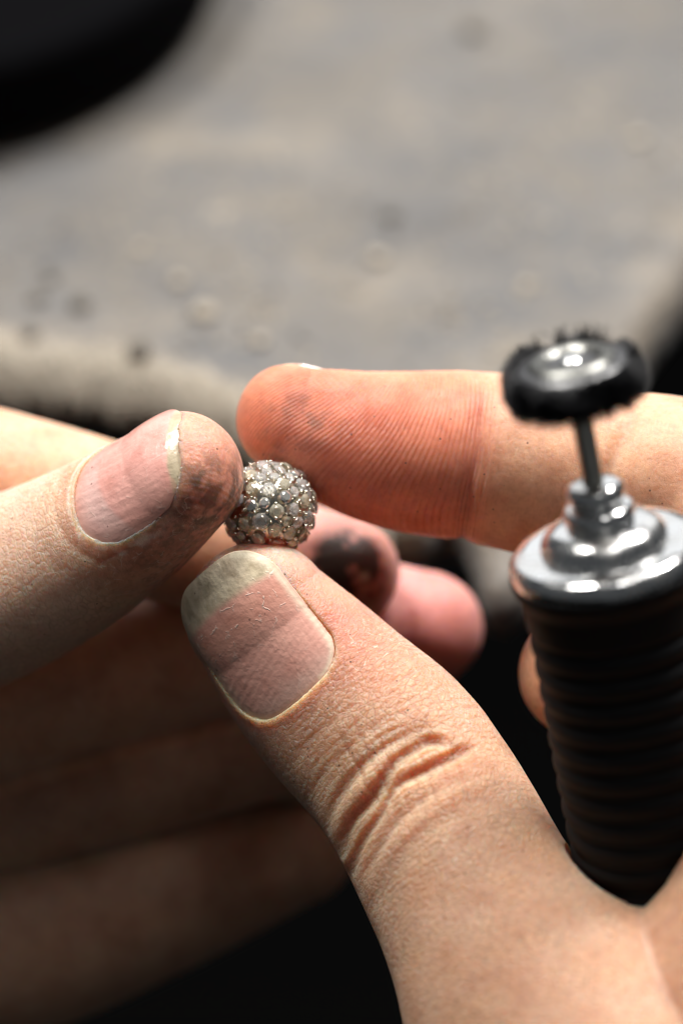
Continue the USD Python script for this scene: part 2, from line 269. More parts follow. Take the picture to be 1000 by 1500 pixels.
# crumbs and specks on the board
CRUMB_L = simple('pale_crumb', (.30, .26, .20), .7); CRUMB_D = simple('dark_crumb', (.07, .06, .045), .7)
def crumb(px, py, size, pale, label, seed):
    e, n_ = plane_px(px, py); m = trimesh.creation.icosphere(2, size / 2); v = m.vertices
    m.vertices = v * (.7 + .6 * meshkit.fbm(v / (size * .4) + seed * 7.3, 2, seed))[:, None] * [1, 1, .55]
    m.vertices = EN(m.vertices + [e, n_, BOARD_H + size * .22])
    o = obj('bench_crumb', m, CRUMB_L if pale else CRUMB_D, None, True); meta(o.GetPrim(), label, 'crumb', 'crumbs lying on the bench board')
crumb(262, 414, 1.9, 1, 'round pale crumb left of centre on the board, above the other pale ones', 1)
crumb(300, 461, 2.6, 1, 'largest pale crumb, oblong, in the middle of the pale ones', 2)
crumb(382, 503, 2.0, 1, 'pale crumb just above the tip of the upper finger', 3)
crumb(208, 366, 1.5, 1, 'faint pale speck farthest up and left among the crumbs', 4)
crumb(118, 449, 2.4, 0, 'largest dark brown crumb near the left end of the board', 5)
crumb(56, 439, 1.8, 0, 'dark crumb left of the largest dark one', 6)
crumb(44, 492, 2.0, 0, 'dark crumb closest to the frayed edge at left', 7)
crumb(76, 408, 1.6, 0, 'small dark crumb farthest back of the dark ones', 8)
crumb(205, 519, 2.8, 0, 'blue grey sliver beside the frayed edge', 9)
crumb(936, 205, 2.0, 1, 'pale crumb alone at the upper right of the board', 10)
crumb(770, 421, 1.6, 1, 'faint pale crumb left above the black brush', 11)
crumb(552, 380, 2.2, 1, 'pale crumb near the centre of the board', 12)
crumb(690, 48, 2.6, 0, 'dull grey crumb near the top of the board', 13)
crumb(570, 318, 2.0, 0, 'small dark speck above the pale central crumb', 14)

# fine grit and filings lying all over the board
gr_l, gr_d = [], []
for k in range(900):
    e, n_ = plane_px(RNG.uniform(-150, 1150), RNG.uniform(-150, 560)); ii = np.hypot(gx - e, 0).argmin(); jj = np.abs(gy - n_).argmin()
    if not (0 < ii < len(gx) - 1 and 0 < jj < len(gy) - 1) or d2[ii, jj] > -6: continue
    m = trimesh.creation.icosphere(0, 1.); m.vertices = m.vertices * RNG.uniform(.6, 1.3, (len(m.vertices), 1)) * RNG.uniform(.12, .55) ** 1 * np.array([1.6, .8, .6])
    m.apply_transform(trimesh.transformations.rotation_matrix(RNG.uniform(0, 3.1), [0, 0, 1])); m.vertices = EN(m.vertices + [e, n_, BOARD_H + .1]); (gr_l if RNG.random() < .55 else gr_d).append(m)
for q, mm in ((gr_l, CRUMB_L), (gr_d, CRUMB_D)):
    o = obj('filings', trimesh.util.concatenate(q), mm); meta(o.GetPrim(), 'pale filings strewn over the bench board' if mm is CRUMB_L else 'dark filings strewn over the bench board', 'filings', None, 'stuff')

# black round dish at the back left
RUBBER = simple('black_rubber', (.0025, .0025, .003), 1., bump=(300, .0004), specular_ior_level=.02)
A_, B_, C_ = (plane_px(*q, BOARD_H + 2) for q in ((322, 0), (160, 155), (0, 214)))
M_ = 2 * np.array([B_ - A_, C_ - A_]); c0 = np.linalg.solve(M_, [B_ @ B_ - A_ @ A_, C_ @ C_ - A_ @ A_]); r0 = np.linalg.norm(A_ - c0)
prof = fillet([(0.01, 0), (r0 - 4, 0), (r0, 3), (r0, 13), (r0 - 3, 15), (r0 - 6, 13), (r0 - 7, 4), (.01, 3.5)], 2.0, 5)
base_local = (EN([c0[0], c0[1], BOARD_H + .2]) - FOCUS) @ ROT * 1000
dish = lathe(prof, base_local, (0, CS, SN), 96)
dt = obj('black_dish', dish, RUBBER, None, smooth=50); meta(dt.GetPrim(), 'black round dish with low rounded rim on the far left of the board', 'dish')
from scipy.ndimage import gaussian_filter1d
# ------------------------------------------------------------------ hands: fields of rounded chains, meshed and refined
def catmull(P, n=14):
    P = np.asarray(P, float); Q = np.vstack([2 * P[0] - P[1], P, 2 * P[-1] - P[-2]]); out = []
    for i in range(1, len(Q) - 2):
        for t in np.linspace(0, 1, n, endpoint=False):
            a, b, c, d = Q[i-1:i+3]
            out.append(.5 * (2*b + (c-a)*t + (2*a-5*b+4*c-d)*t*t + (3*b-a-3*c+d)*t**3))
    return np.array(out + [Q[-2]])
class Finger:
    """A chain of joints from the tip: rows (px, py, depth mm, half width px, half height px dorsal, palmar); dorsal: direction of the nail side."""
    def __init__(self, rows, dorsal, cap=1.0, dorsal_end=None):
        rows = [r if len(r) == 6 else (*r[:4], r[3], r[3]) for r in rows]
        D = []
        for px, py, z, a, b, c in rows:
            k = MMPX * (DIST - z) / DIST
            D.append([*at(px, py, z), a * k, b * k, c * k])
        d = catmull(D, 40); C = d[:, :3]; s = np.concatenate([[0], np.cumsum(np.linalg.norm(np.diff(C, axis=0), axis=1))])
        S = np.arange(0, s[-1], .2); g = np.stack([np.interp(S, s, d[:, i]) for i in range(6)], 1)
        pad = 60; a0 = g[0] + (g[1] - g[0]) * np.arange(-pad, 0)[:, None]; a1 = g[-1] + (g[-1] - g[-2]) * np.arange(1, pad + 1)[:, None]
        g = gaussian_filter1d(np.vstack([a0, g, a1]), 14, axis=0)[pad:-pad]
        self.S, self.C, self.R = S, g[:, :3], g[:, 3:]
        T = np.gradient(self.C, axis=0); self.T = T / np.linalg.norm(T, axis=1, keepdims=True)
        de = np.array(dorsal if dorsal_end is None else dorsal_end, float); w = (S / S[-1])[:, None]
        Y = np.array(dorsal, float) * (1 - w) + de * w; Y = Y - (Y * self.T).sum(1, keepdims=True) * self.T; self.Y = Y / np.linalg.norm(Y, axis=1, keepdims=True)
        self.X = np.cross(self.T, self.Y); self.cap = cap; self.tree = cKDTree(self.C)
    def local(self, p):
        i = self.tree.query(p, workers=-1)[1]; q = p - self.C[i]
        e = (q * self.T[i]).sum(1); s = self.S[i] + np.clip(e, -.1, .1)
        over = np.where(i == 0, np.minimum(e, 0), np.where(i == len(self.S) - 1, np.maximum(e, 0), 0))
        return s, (q * self.X[i]).sum(1), (q * self.Y[i]).sum(1), over, i
    def field(self, p, full=False):
        s, x, y, e, i = self.local(p); R = self.R[i]; w = .5 + .5 * np.tanh(y / 1.2)
        a = R[:, 0]; b = R[:, 1] * w + R[:, 2] * (1 - w); c = a * self.cap
        k0 = np.sqrt((x/a)**2 + (y/b)**2 + (e/c)**2) + 1e-9; k1 = np.sqrt((x/a**2)**2 + (y/b**2)**2 + (e/c**2)**2) + 1e-9
        f = k0 * (k0 - 1) / k1
        return (f, s + e, x, y) if full else f
    def point(self, s, x, y):
        j = np.clip(s / .2, 0, len(self.S) - 1); i = np.floor(j).astype(int)
        return self.C[i] + self.T[i] * (s - self.S[i])[..., None] + self.X[i] * x[..., None] + self.Y[i] * y[..., None]
class Nail:
    """Plate on a finger between s0 (free edge) and s1 (cuticle), half width w mm."""
    def __init__(self, finger, s0, s1, w, drop=.5, lift=0., corner=2.0, flat=1.12, skew=0., curve=.028, taper=.10, tipskew=1.):
        self.f, self.s0, self.s1, self.w, self.corner, self.skew = finger, s0, s1, w, corner, skew; self.drop, self.lift, self.flat, self.curve, self.taper, self.tipskew = drop, lift, flat, curve, taper, tipskew
    def height(self, s, x):                                 # the plate's upper surface
        F = self.f; ss = np.clip(s, 2.0, F.S[-1]); i = np.clip(ss / .2, 0, len(F.S) - 1).astype(int)
        a, b = F.R[i, 0] * self.flat, F.R[i, 1]; t = np.minimum(s - 2.0, 0)
        return b * np.sqrt(np.clip(1 - (x / a) ** 2, .02, 1)) - self.drop - self.curve * t * t + self.lift
    def inside(self, s, x):                                 # signed distance to the outline, negative inside
        s = s - self.skew * x * np.clip((s + 4) / 9, self.tipskew, 1); x = x / (1 - self.taper * np.clip((4.0 - s) / 9, 0, 1))
        c = np.where(s > (self.s1 + self.s0) / 2, 3.0, self.corner); hs = (self.s1 - self.s0) / 2; m = (self.s1 + self.s0) / 2
        cur = .10 * (x ** 2) / self.w                       # cuticle and free edge bow
        base = m + hs - cur * 1.7; tip = self.s0 + cur * 1.2
        qs = np.abs(s - (base + tip) / 2) - (base - tip) / 2 + c; qx = np.abs(x) - self.w + c
        return np.hypot(np.maximum(qs, 0), np.maximum(qx, 0)) + np.minimum(np.maximum(qs, qx), 0) - c
    def carve(self, f, s, x, y):
        d = self.inside(s, x); h = self.height(s, x); up = np.clip((y + 1.5) / 2, 0, 1)
        bed = (h - .30) - y                                 # negative above the bed
        cut = np.maximum(d - .06, -(y - (h - .30)))         # solid to take away: outline x above the bed
        f2 = f - up * .05 * np.exp(-((d - .55) / .55) ** 2) * (d > -.3) * np.clip((s - self.s0 - 1.0) / 2.0, 0, 1)
        near = d < 4
        return np.where(near, np.maximum(f2, -cut), f2)
    def mesh(self, n=70):
        s = np.linspace(self.s0 - .6, self.s1 + .8, n); x = np.linspace(-self.w - .1, self.w + .1, n); S, X = np.meshgrid(s, x, indexing='ij')
        S = S + self.skew * X
        d = self.inside(S, X); ok = d < .0
        # pull the grid onto the outline so that the plate has a clean rim
        for _ in range(6):
            g0 = (self.inside(S + .05, X) - self.inside(S - .05, X)) / .1; g1 = (self.inside(S, X + .05) - self.inside(S, X - .05)) / .1; d = self.inside(S, X)
            gg = g0 ** 2 + g1 ** 2 + 1e-6; k = np.where(d > 0, d / gg, 0); S = S - g0 * k; X = X - g1 * k
        d = self.inside(S, X)
        H = self.height(S, X) - .10 * np.exp(d / .35) - .04
        H2 = self.height(S, X) - .52
        top, bot = self.f.point(S, X, H).reshape(-1, 3), self.f.point(S, X, H2).reshape(-1, 3)
        i, j = np.meshgrid(np.arange(n - 1), np.arange(n - 1), indexing='ij'); q = np.stack([i*n+j, (i+1)*n+j, (i+1)*n+j+1, i*n+j+1], -1).reshape(-1, 4)
        f = np.vstack([q[:, [0, 1, 2]], q[:, [0, 2, 3]]]); N = n * n
        rim = np.concatenate([np.arange(n), np.arange(1, n) * n + n - 1, (n - 1) * n + np.arange(n - 2, -1, -1), np.arange(n - 2, 0, -1) * n])
        r2 = np.roll(rim, -1); side = np.vstack([np.stack([rim, r2, r2 + N], 1), np.stack([rim, r2 + N, rim + N], 1)])
        F = np.vstack([f, f[:, ::-1] + N, side]); V = np.vstack([top, bot])
        m = trimesh.Trimesh(V, F, process=False)
        c = V.mean(0); out = self.f.Y[int(max(self.s0 + 4, 0) / .2)]
        if (m.face_normals[:len(f)] @ out).mean() < 0: F = F[:, ::-1]
        return V, F, np.concatenate([S.ravel(), S.ravel()]), np.concatenate([X.ravel(), X.ravel()]), np.concatenate([d.ravel(), d.ravel()])
def groove(p, px, width, depth, front=None):
    """depth of a crease that follows photo pixels (px, py[, strength]) across the side of the skin that faces the viewer"""
    q = np.array([[*at(a[0], a[1], 0)[:2], a[2] if len(a) > 2 else 1.] for a in px]); c = catmull(q, 40); tr = cKDTree(c[:, :2])
    k = DIST / (DIST - p[:, 2]); d, i = tr.query(p[:, :2] * k[:, None], workers=-1, distance_upper_bound=width * 4); m = np.isfinite(d); out = np.zeros(len(p))
    out[m] = depth * np.clip(c[i[m], 2], 0, None) * np.exp(-(d[m] / width) ** 2)
    return out
def mesh_hand(field, lo, hi, step=1.2, levels=(1, 1), view=(-40, 1040, -40, 1540), front=-.35):
    lo = np.array(lo, float); n = np.ceil((np.array(hi) - lo) / step).astype(int)
    g = np.stack(np.meshgrid(*[lo[i] + np.arange(n[i]) * step for i in range(3)], indexing='ij'), -1)
    f = field(g.reshape(-1, 3)).reshape(n); v, t = surface_nets(f, lo, step)
    def project(v, t, k):
        for _ in range(k):
            nn = meshkit.arrays((v, t), True)[2]; v = v - np.clip(field(v), -.6, .6)[:, None] * nn
        return v
    t = t if trimesh.Trimesh(v, t, process=False).volume > 0 else t[:, ::-1]
    v = project(v, t, 2)
    for lev, need in enumerate(levels):
        k = DIST / (DIST - v[:, 2]); px, py = 500 + v[:, 0] * k / MMPX, 750 - v[:, 1] * k / MMPX
        inn = (px > view[0]) & (px < view[1]) & (py > view[2]) & (py < view[3])
        fn = trimesh.Trimesh(v, t, process=False).face_normals[:, 2]
        sel = inn[t].any(1) & (fn > (front if lev else -2))
        v, t = trimesh.remesh.subdivide(v, t, face_index=np.nonzero(sel)[0]); v = project(v, t, 2 if lev < len(levels) - 1 else 3)
    return v, t
def blob(p, c, r):
    q = (p - np.array(c)) / np.array(r); k0 = np.linalg.norm(q, axis=1) + 1e-9; k1 = np.linalg.norm(q / np.array(r), axis=1) + 1e-9
    return k0 * (k0 - 1) / k1
def gauss(d, w): return np.exp(-(d / w) ** 2)
def to_px(v):
    k = DIST / (DIST - v[:, 2]); return 500 + v[:, 0] * k / MMPX, 750 - v[:, 1] * k / MMPX
def near_px(v, x, y, r, power=2):
    px, py = to_px(v); return np.exp(-(((px - x) ** 2 + (py - y) ** 2) / r ** 2) ** (power / 2))
def skin_mesh(parent, v, t, tint, ridge, mask, local):
    m = obj('skin', (W(v), t), SKIN, parent, smooth=True)
    primvar(m, 'tint', tint); primvar(m, 'ridge', ridge, Sdf.ValueTypeNames.FloatArray); primvar(m, 'mask', mask); primvar(m, 'local', local / 1000)
    return m
def nail_mesh(name, parent, nail, colour, label=None):
    V, F, S, X, D = nail.mesh(); m = obj(name, (W(V), F), NAIL, parent, smooth=55)
    pts = (np.array(m.GetPointsAttr().Get()) + m.origin - FOCUS) @ ROT * 1000
    k = cKDTree(V).query(pts)[1]; c, dry = colour(S[k], X[k], D[k], pts)
    primvar(m, 'tint', c); primvar(m, 'mask', np.stack([dry * 0, dry, dry * 0], 1)); primvar(m, 'local', np.stack([X[k], S[k], X[k] * 0], 1) / 1000)
    if label: meta(m.GetPrim(), label)
    return m
BASE = np.array([.625, .35, .22]); PINK = np.array([.62, .27, .20]); RED = np.array([.58, .17, .11]); PALE = np.array([.66, .47, .36]); DIRT = np.array([.085, .065, .05]); DUST = np.array([.42, .36, .29])
def lerp(c, k, w): return c + (np.asarray(k) - c) * np.clip(w, 0, 1)[:, None]

# ---- the hand that holds the tool (thumb, index finger, the rest behind the tool)
r_thumb = Finger([(380, 901, -1., 110, 92, 100), (430, 963, -1.2, 128, 104, 118), (480, 1018, -1., 139, 108, 128), (530, 1068, .3, 145, 112, 134), (577, 1112, 1.6, 150, 122, 138), (640, 1210, 4.6, 152, 126, 140), (700, 1330, 9.3, 160, 130, 150), (770, 1470, 15., 185, 150, 170), (860, 1640, 21, 220, 180, 200)], (-.27, -.19, .94), cap=.98, dorsal_end=(-.30, -.15, .94))
r_index = Finger([(425, 611, -6.5, 79, 79, 86), (480, 634, -6.8, 98, 90, 104), (570, 654, -7.3, 114, 110, 118), (660, 664, -7.6, 123, 122, 125), (705, 668, -7.6, 126, 126, 126), (780, 682, -7.4, 131, 128, 131), (870, 700, -7., 134, 132, 134), (950, 714, -6.5, 138, 138, 138), (1060, 750, -4, 145, 148, 145), (1150, 900, 3, 150, 150, 150), (1180, 1120, 10, 160, 155, 160), (1150, 1330, 19, 180, 170, 180), (1150, 1600, 20, 220, 200, 220)], (-.05, .80, -.6), cap=1.0, dorsal_end=(.8, .2, -.5))
r_middle = Finger([(858, 985, -8, 98, 90, 100), (930, 1000, -9, 112, 105, 115), (1060, 1020, -11, 122, 122, 122), (1220, 1060, -9, 128, 128, 128), (1290, 1250, -2, 130, 130, 130), (1260, 1500, 6, 150, 140, 150)], (.2, .4, -.9))
r_ring = Finger([(960, 1180, -9, 92, 90, 95), (1080, 1200, -12, 110, 108, 112), (1250, 1250, -12, 120, 120, 120), (1330, 1420, -5, 125, 125, 125), (1280, 1620, 4, 150, 140, 150)], (.2, .3, -.9))
r_web = Finger([(850, 1500, 15, 150, 120, 120), (960, 1478, 15, 125, 110, 115), (1080, 1450, 15, 140, 120, 120), (1170, 1430, 13, 160, 140, 140)], (0, -.2, 1))
r_palm = Finger([(960, 1640, 13, 260, 200, 200), (1120, 1760, 14, 330, 230, 230), (1240, 2000, 18, 330, 230, 230), (1330, 2250, 20, 310, 230, 230), (1420, 2600, 22, 330, 250, 250)], (-.3, 0, .95))
n_rt = Nail(r_thumb, -7.1, 9.6, 6.3, drop=.30, corner=3.8, flat=1.04, skew=-.10, curve=.026, taper=.05, tipskew=-.2)
n_ri = Nail(r_index, -3.4, 5.5, 4.6, drop=.42, corner=2.0, flat=1.1, curve=.055)
RT_FOLDS = [  # creases over the thumb's knuckle, traced as polylines: points, width, depth
    ([(478, 1225, .2), (486, 1180, .8), (520, 1130, 1.2), (560, 1095, 1.2), (610, 1070, .8), (650, 1062, .2)], .5, .42),
    ([(500, 1250, .3), (512, 1205, .9), (545, 1165, 1.2), (572, 1120, 1.2), (610, 1092, 1.25), (632, 1084, 1.2), (660, 1090, .2)], .58, .80),
    ([(508, 1290, .3), (524, 1240, .9), (552, 1195, 1.1), (580, 1150, 1.2), (625, 1125, 1.15), (665, 1105, 1.2), (690, 1095, .3)], .58, .86),
    ([(520, 1310, .4), (545, 1260, .7), (580, 1205, .7), (630, 1165, .5), (690, 1140, .25), (745, 1120, .1)], .65, .44),
    ([(455, 1185, .2), (470, 1140, .6), (505, 1100, .8), (545, 1068, .7), (590, 1045, .2)], .5, .20),
    ([(545, 1330, .2), (570, 1280, .5), (612, 1220, .5), (665, 1190, .35), (730, 1165, .1)], .6, .2),
    ([(420, 1130, .2), (445, 1095, .6), (480, 1062, .6), (520, 1035, .3)], .5, .12),
    ([(600, 1330, .1), (640, 1265, .4), (700, 1225, .4), (770, 1200, .1)], .9, .14),
    ([(640, 1360, .1), (690, 1290, .4), (750, 1260, .3), (790, 1250, .1)], .9, .12)]
RT_FOLDS += [([(520 + 26 * k, 1062 + 6 * (k % 3), .3), (535 + 26 * k, 1100, .8), (560 + 24 * k, 1150, .9), (580 + 22 * k, 1195, .3)], .22, .12) for k in range(-1, 6)]
for _pts, _w, _d in list(RT_FOLDS[:6]):
    for _o in (-17, -8, 9, 18):
        RT_FOLDS.append(([(q[0] + .57 * _o + RNG.normal(0, 3), q[1] + .82 * _o + RNG.normal(0, 3), (q[2] if len(q) > 2 else 1) * RNG.uniform(.3, 1.)) for q in _pts], .26, RNG.uniform(.06, .15)))
RT_RIDGES = [([(492, 1215, .3), (540, 1148, 1), (590, 1100, 1), (640, 1074, .6)], .9, -.30), ([(505, 1262, .4), (545, 1200, 1), (590, 1140, 1.1), (640, 1108, 1), (672, 1096, .5)], .9, -.42), ([(535, 1292, .5), (585, 1228, .8), (650, 1170, .8), (715, 1135, .4)], 1.2, -.32)]
BEAD_C, BEAD_R = at(394, 745, -2.), 4.95
def right_hand(p):
    ft, s, x, y = r_thumb.field(p, True)
    ft = ft + .25 * gauss(s - 15.5, 2.5) * 0
    fr = np.clip((y + 1) / 3, 0, 1)
    ft = n_rt.carve(ft, s, x, y)
    # the pad's side swells beside the nail
    fi, si, xi, yi = r_index.field(p, True)
    lower = np.clip(.5 - yi / 6, 0, 1)
    fi = fi + lower * (.42 * gauss(si - 19.4 - .5 * (meshkit.noise(p / 3.) - .5), .8) + .10 * gauss(si - 18.2, .4) + .08 * gauss(si - 20.6, .35) - .22 * gauss(si - 12, 5.) + .5 * gauss(si - 34.5 - (yi + 2) * .25, 1.1) - .3 * gauss(si - 38, 3))
    fi = n_ri.carve(fi, si, xi, yi)
    fm, fg, fw, fp = r_middle.field(p), r_ring.field(p), r_web.field(p), r_palm.field(p)
    palm = smin(fp, fw, 9.)
    f = smin(smin(ft, palm, 9.), smin(fi, palm, 7.), .4)
    f = smin(f, smin(smin(fm, fp, 6.), smin(fg, fp, 6.), .5), .5)
    bead = BEAD_R - np.linalg.norm(p - BEAD_C, axis=1)      # soft skin gives way to the bead it presses
    f = np.maximum(f, bead - .05)
    ta = TOOL_AX; q = p - TOOL_BASE; h = q @ ta; rad = np.linalg.norm(q - h[:, None] * ta, axis=1)
    f = np.maximum(f, np.minimum(TOOL_R + .15 - rad, 60.))   # and to the tool that lies in it
    amp = .10 * (meshkit.fbm(p / 3.1, 3, 2) - .5) + .35 * (meshkit.fbm(p / 11., 2, 4) - .5)
    return f + np.where(f < 3, amp, 0)
TOOL_AX = np.array([-.19, .90, .39]); TOOL_AX /= np.linalg.norm(TOOL_AX); TOOL_BASE = at(888, 812, 24.5); TOOL_R = 9.0
def crease(v, t, finger, folds):
    f, s, x, y = finger.field(v, True); n = meshkit.arrays((v, t), True)[2]; m = (f < 1.5) & (y > -6) & (s < 45); a = np.zeros(len(v)); q = v[m]
    for px, w, dep in folds: a[m] += groove(q, px, w, dep)
    a = np.where(a > 0, .95 * np.tanh(a / .95), a)
    a = a * np.clip((y + 2) / 4, 0, 1) * np.clip(n[:, 2] * 3, 0, 1); return v - a[:, None] * n, a
hand1 = thing('hand', 'right hand whose thumb nail faces the viewer, holding the bead and the black rotary tool', 'hand', origin=W(at(1000, 1500, 8)))
v, t = mesh_hand(right_hand, (-18, -140, -28), (85, 24, 46), levels=(1, 1, 1)); v, fold = crease(v, t, r_thumb, RT_FOLDS + RT_RIDGES)
ft, s, x, y = r_thumb.field(v, True); fi, si, xi, yi = r_index.field(v, True); fm = r_middle.field(v)
px, py = to_px(v); N3 = meshkit.fbm(v / 4., 3, 21); N1 = meshkit.fbm(v / 1.3, 3, 22)
isT = (ft < fi) & (ft < fm); isI = (fi <= ft) & (fi < fm)
c = np.tile(BASE, (len(v), 1)); c = lerp(c, PALE, .8 * (N3 - .35)); c = lerp(c, PINK, isT * np.clip(1 - (s - 6) / 11, 0, 1) * .75 + isT * .45 * near_px(v, 640, 960, 110) )
c = lerp(c, RED * 1.1, isT * .35 * near_px(v, 500, 910, 60)); c = lerp(c, np.array([.64, .40, .25]), isT * .35 * near_px(v, 560, 1150, 130))
c = lerp(c, [.64, .215, .125], isI * np.clip(1 - (si - 16) / 6, 0.0, 1) * .9); c = lerp(c, RED, isI * (.75 * gauss(si - 5, 11) + .5 * gauss(si - 19.2, 2.6)) * np.clip((5 - yi) / 4, 0, 1)); c = lerp(c, np.array([.61, .325, .205]), isI * np.clip((si - 18) / 8, 0, 1) * .6)
c = lerp(c, DUST, isT * .75 * np.clip(1 - (s + 3.0) / 4.5, 0, 1) * (N1 * 1.2)); c = lerp(c, DUST, isT * .5 * np.clip(x / 4.5 - 1.25, 0, 1) * (s < 20) * (.4 + N1))
c = lerp(c, DIRT, isI * .5 * near_px(v, 440, 615, 60) * np.clip((N1 - .45) * 5, 0, 1))
c = lerp(c, np.array([.52, .30, .10]), isT * .6 * gauss(n_rt.inside(s, x), .22) * (y > 0) * (s > 0) * (x < 9)) ; c = lerp(c, np.array([.74, .66, .52]), isT * (y > 0) * gauss(n_rt.inside(s, x) - .6, .25) * np.clip((s - 6) / 2, 0, 1) * .25 * np.clip((N1 - .42) * 8, 0, 1))
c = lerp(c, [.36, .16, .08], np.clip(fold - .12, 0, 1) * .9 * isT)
ridge = np.where(isI, 2 * np.pi / .49 * (si - .9 * (yi + 1) * np.clip(1 - si / 18, 0, 1) + .012 * (yi + 1) ** 2), 2 * np.pi / .80 * (s + .10 * x + 1.6 * (meshkit.fbm(v / 3.5, 3, 61) - .5)))
mask = np.stack([isI * np.clip((21.5 + (yi > 0) * 0 - si) / 2 + 1 * 0, 0.0, 1) * np.clip((5.0 - yi) / 3, 0, 1) * 1.0 + isI * .10 * (si > 20) * (si < 44) + isT * (y > -4) * .75 * np.clip((s - 9) / 4, 0, 1) * np.clip((42 - s) / 14, 0, 1) * np.clip((meshkit.fbm(v / 2., 2, 62) - .25) * 3, 0, 1),
                 isT * (np.clip(gauss(s - 11.5, 4.2) * (y > -2), 0, 1) * .75 + .2 * (np.abs(s - 22) < 8)) + isI * .12 * (yi > 2),
                 np.clip(.35 + .65 * isT * np.clip((s - 7) / 4, 0, 1) - .3 * isI, .12, 1)], 1)
local = np.stack([np.where(isT, s * 1.6, si * 1.2), np.where(isT, x, xi), np.where(isT, y, yi)], 1)
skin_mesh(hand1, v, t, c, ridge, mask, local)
def rt_colour(s, x, d, p):
    n1 = meshkit.fbm(p / .9, 3, 31); n3 = meshkit.fbm(p / 3., 3, 32)
    c = np.tile(np.array([.68, .35, .28]), (len(s), 1)); c = lerp(c, [.60, .38, .31], np.clip((s - 6.0) / 2, 0, 1) * .7); c = lerp(c, [.56, .25, .18], gauss(s + 1, 2.) * .6)
    free = np.clip((-(s) - 3.0 - .5 * (n3 - .5) + .04 * x * x * .5) / .7, 0, 1); c = lerp(c, [.66, .55, .40], free); c = lerp(c, [.28, .21, .13], free * np.clip((n1 - .48) * 5, 0, 1) * .6); c = lerp(c, [.40, .32, .20], free * np.clip((n3 - .4) * 3, 0, 1) * .4)
    c = lerp(c, [.52, .46, .38], np.clip((x - 4.6) / 1.6, 0, 1) * .5); c = lerp(c, [.80, .72, .55], gauss(d + .3, .3) * (x < -3) * .6)
    return c, np.clip(.7 * gauss(s + 1.2, 2.2) + .12, 0, 1)
nail_mesh('thumbnail', hand1, n_rt, rt_colour, 'pink thumb nail with chalky grey free edge and white scratches')
def plain_nail(s, x, d, p): return lerp(lerp(np.tile(np.array([.60, .34, .26]), (len(s), 1)), [.70, .62, .48], np.clip((-(s) - 1.5) / 1., 0, 1)), [.3, .2, .1], gauss(d, .15) * .3), s * 0
nail_mesh('fingernail', hand1, n_ri, plain_nail)

# ---- the hand that holds the bead from the left
l_thumb = Finger([(262, 695, 1.5, 95, 84, 98), (215, 735, -.5, 106, 92, 106), (160, 772, -3., 116, 100, 116), (95, 812, -5.5, 125, 110, 124), (20, 850, -8., 134, 122, 132), (-80, 890, -11, 140, 130, 138), (-230, 940, -16, 160, 150, 160), (-420, 1010, -22, 210, 190, 200)], (-.37, .51, .777), cap=.98, dorsal_end=(-.2, .6, .75))
l_index = Finger([(506, 836, -22.5, 80, 72, 84), (440, 826, -22.5, 92, 88, 96), (340, 806, -22, 100, 100, 102), (150, 752, -21, 106, 106, 106), (0, 712, -21, 112, 112, 112), (-200, 690, -25, 130, 130, 130), (-420, 760, -28, 170, 170, 170)], (.12, .55, -.8), cap=1.0)
l_middle = Finger([(618, 920, -30.5, 86, 80, 86), (560, 916, -31.5, 96, 94, 98), (430, 925, -31.5, 104, 104, 106), (280, 955, -31.5, 106, 106, 106), (100, 1000, -31.5, 108, 108, 108), (-150, 1050, -31.5, 130, 130, 130), (-420, 1020, -31.5, 170, 170, 170)], (.1, .3, -.95), cap=1.05)
l_ring = Finger([(540, 1058, -35, 74, 72, 76), (420, 1078, -35, 86, 86, 88), (300, 1108, -35, 90, 90, 92), (100, 1165, -35, 92, 92, 94), (-60, 1200, -35, 100, 100, 100), (-300, 1210, -35, 140, 140, 140)], (.1, .2, -.97))
l_little = Finger([(440, 1248, -38.5, 78, 74, 76), (360, 1270, -38.5, 98, 96, 98), (240, 1310, -38.5, 116, 112, 116), (80, 1365, -38.5, 136, 130, 132), (-100, 1400, -38.5, 160, 150, 155), (-350, 1400, -38.5, 190, 180, 190)], (.1, .1, -.98))
l_palm = Finger([(-330, 1100, -36, 330, 180, 190), (-480, 1230, -36, 340, 190, 190), (-640, 1400, -34, 320, 210, 210), (-800, 1620, -32, 320, 240, 240)], (0, .2, -.97))
n_lt = Nail(l_thumb, -4.2, 8.6, 6.1, drop=.18, corner=3.2, flat=1.04, skew=-.20, curve=.045, taper=.12)
LT_FOLDS = [([(96, 700, .4), (80, 740, .8), (98, 790, 1), (140, 822, .9), (180, 830, .3)], .35, .10), ([(60, 720, .2), (50, 760, .5), (70, 815, .5), (120, 850, .2)], .5, .10), ([(140, 830, .5), (165, 815, 1), (185, 805, .5)], .25, .14)]
def left_hand(p):
    ft, s, x, y = l_thumb.field(p, True); fr = np.clip((y + 3) / 3, 0, 1)
    ft = n_lt.carve(ft, s, x, y)
    fp = l_palm.field(p); fs = [l_index.field(p), l_middle.field(p), l_ring.field(p), l_little.field(p)]
    f = smin(ft, fp, 9.)
    for g in fs: f = smin(f, smin(g, fp, 7.), .5)
    bead = BEAD_R - np.linalg.norm(p - BEAD_C, axis=1); f = np.maximum(f, bead - .05)
    amp = .10 * (meshkit.fbm(p / 3.1, 3, 12) - .5) + .3 * (meshkit.fbm(p / 11., 2, 14) - .5)
    return f + np.where(f < 3, amp, 0)
hand2 = thing('hand', 'left hand pinching the bead with its thumb, dark fingers stretched out in the shade below', 'hand', origin=W(at(0, 1200, -20)))
v, t = mesh_hand(left_hand, (-115, -85, -62), (24, 18, 14), levels=(1, 1, 1)); v, fold = crease(v, t, l_thumb, LT_FOLDS)
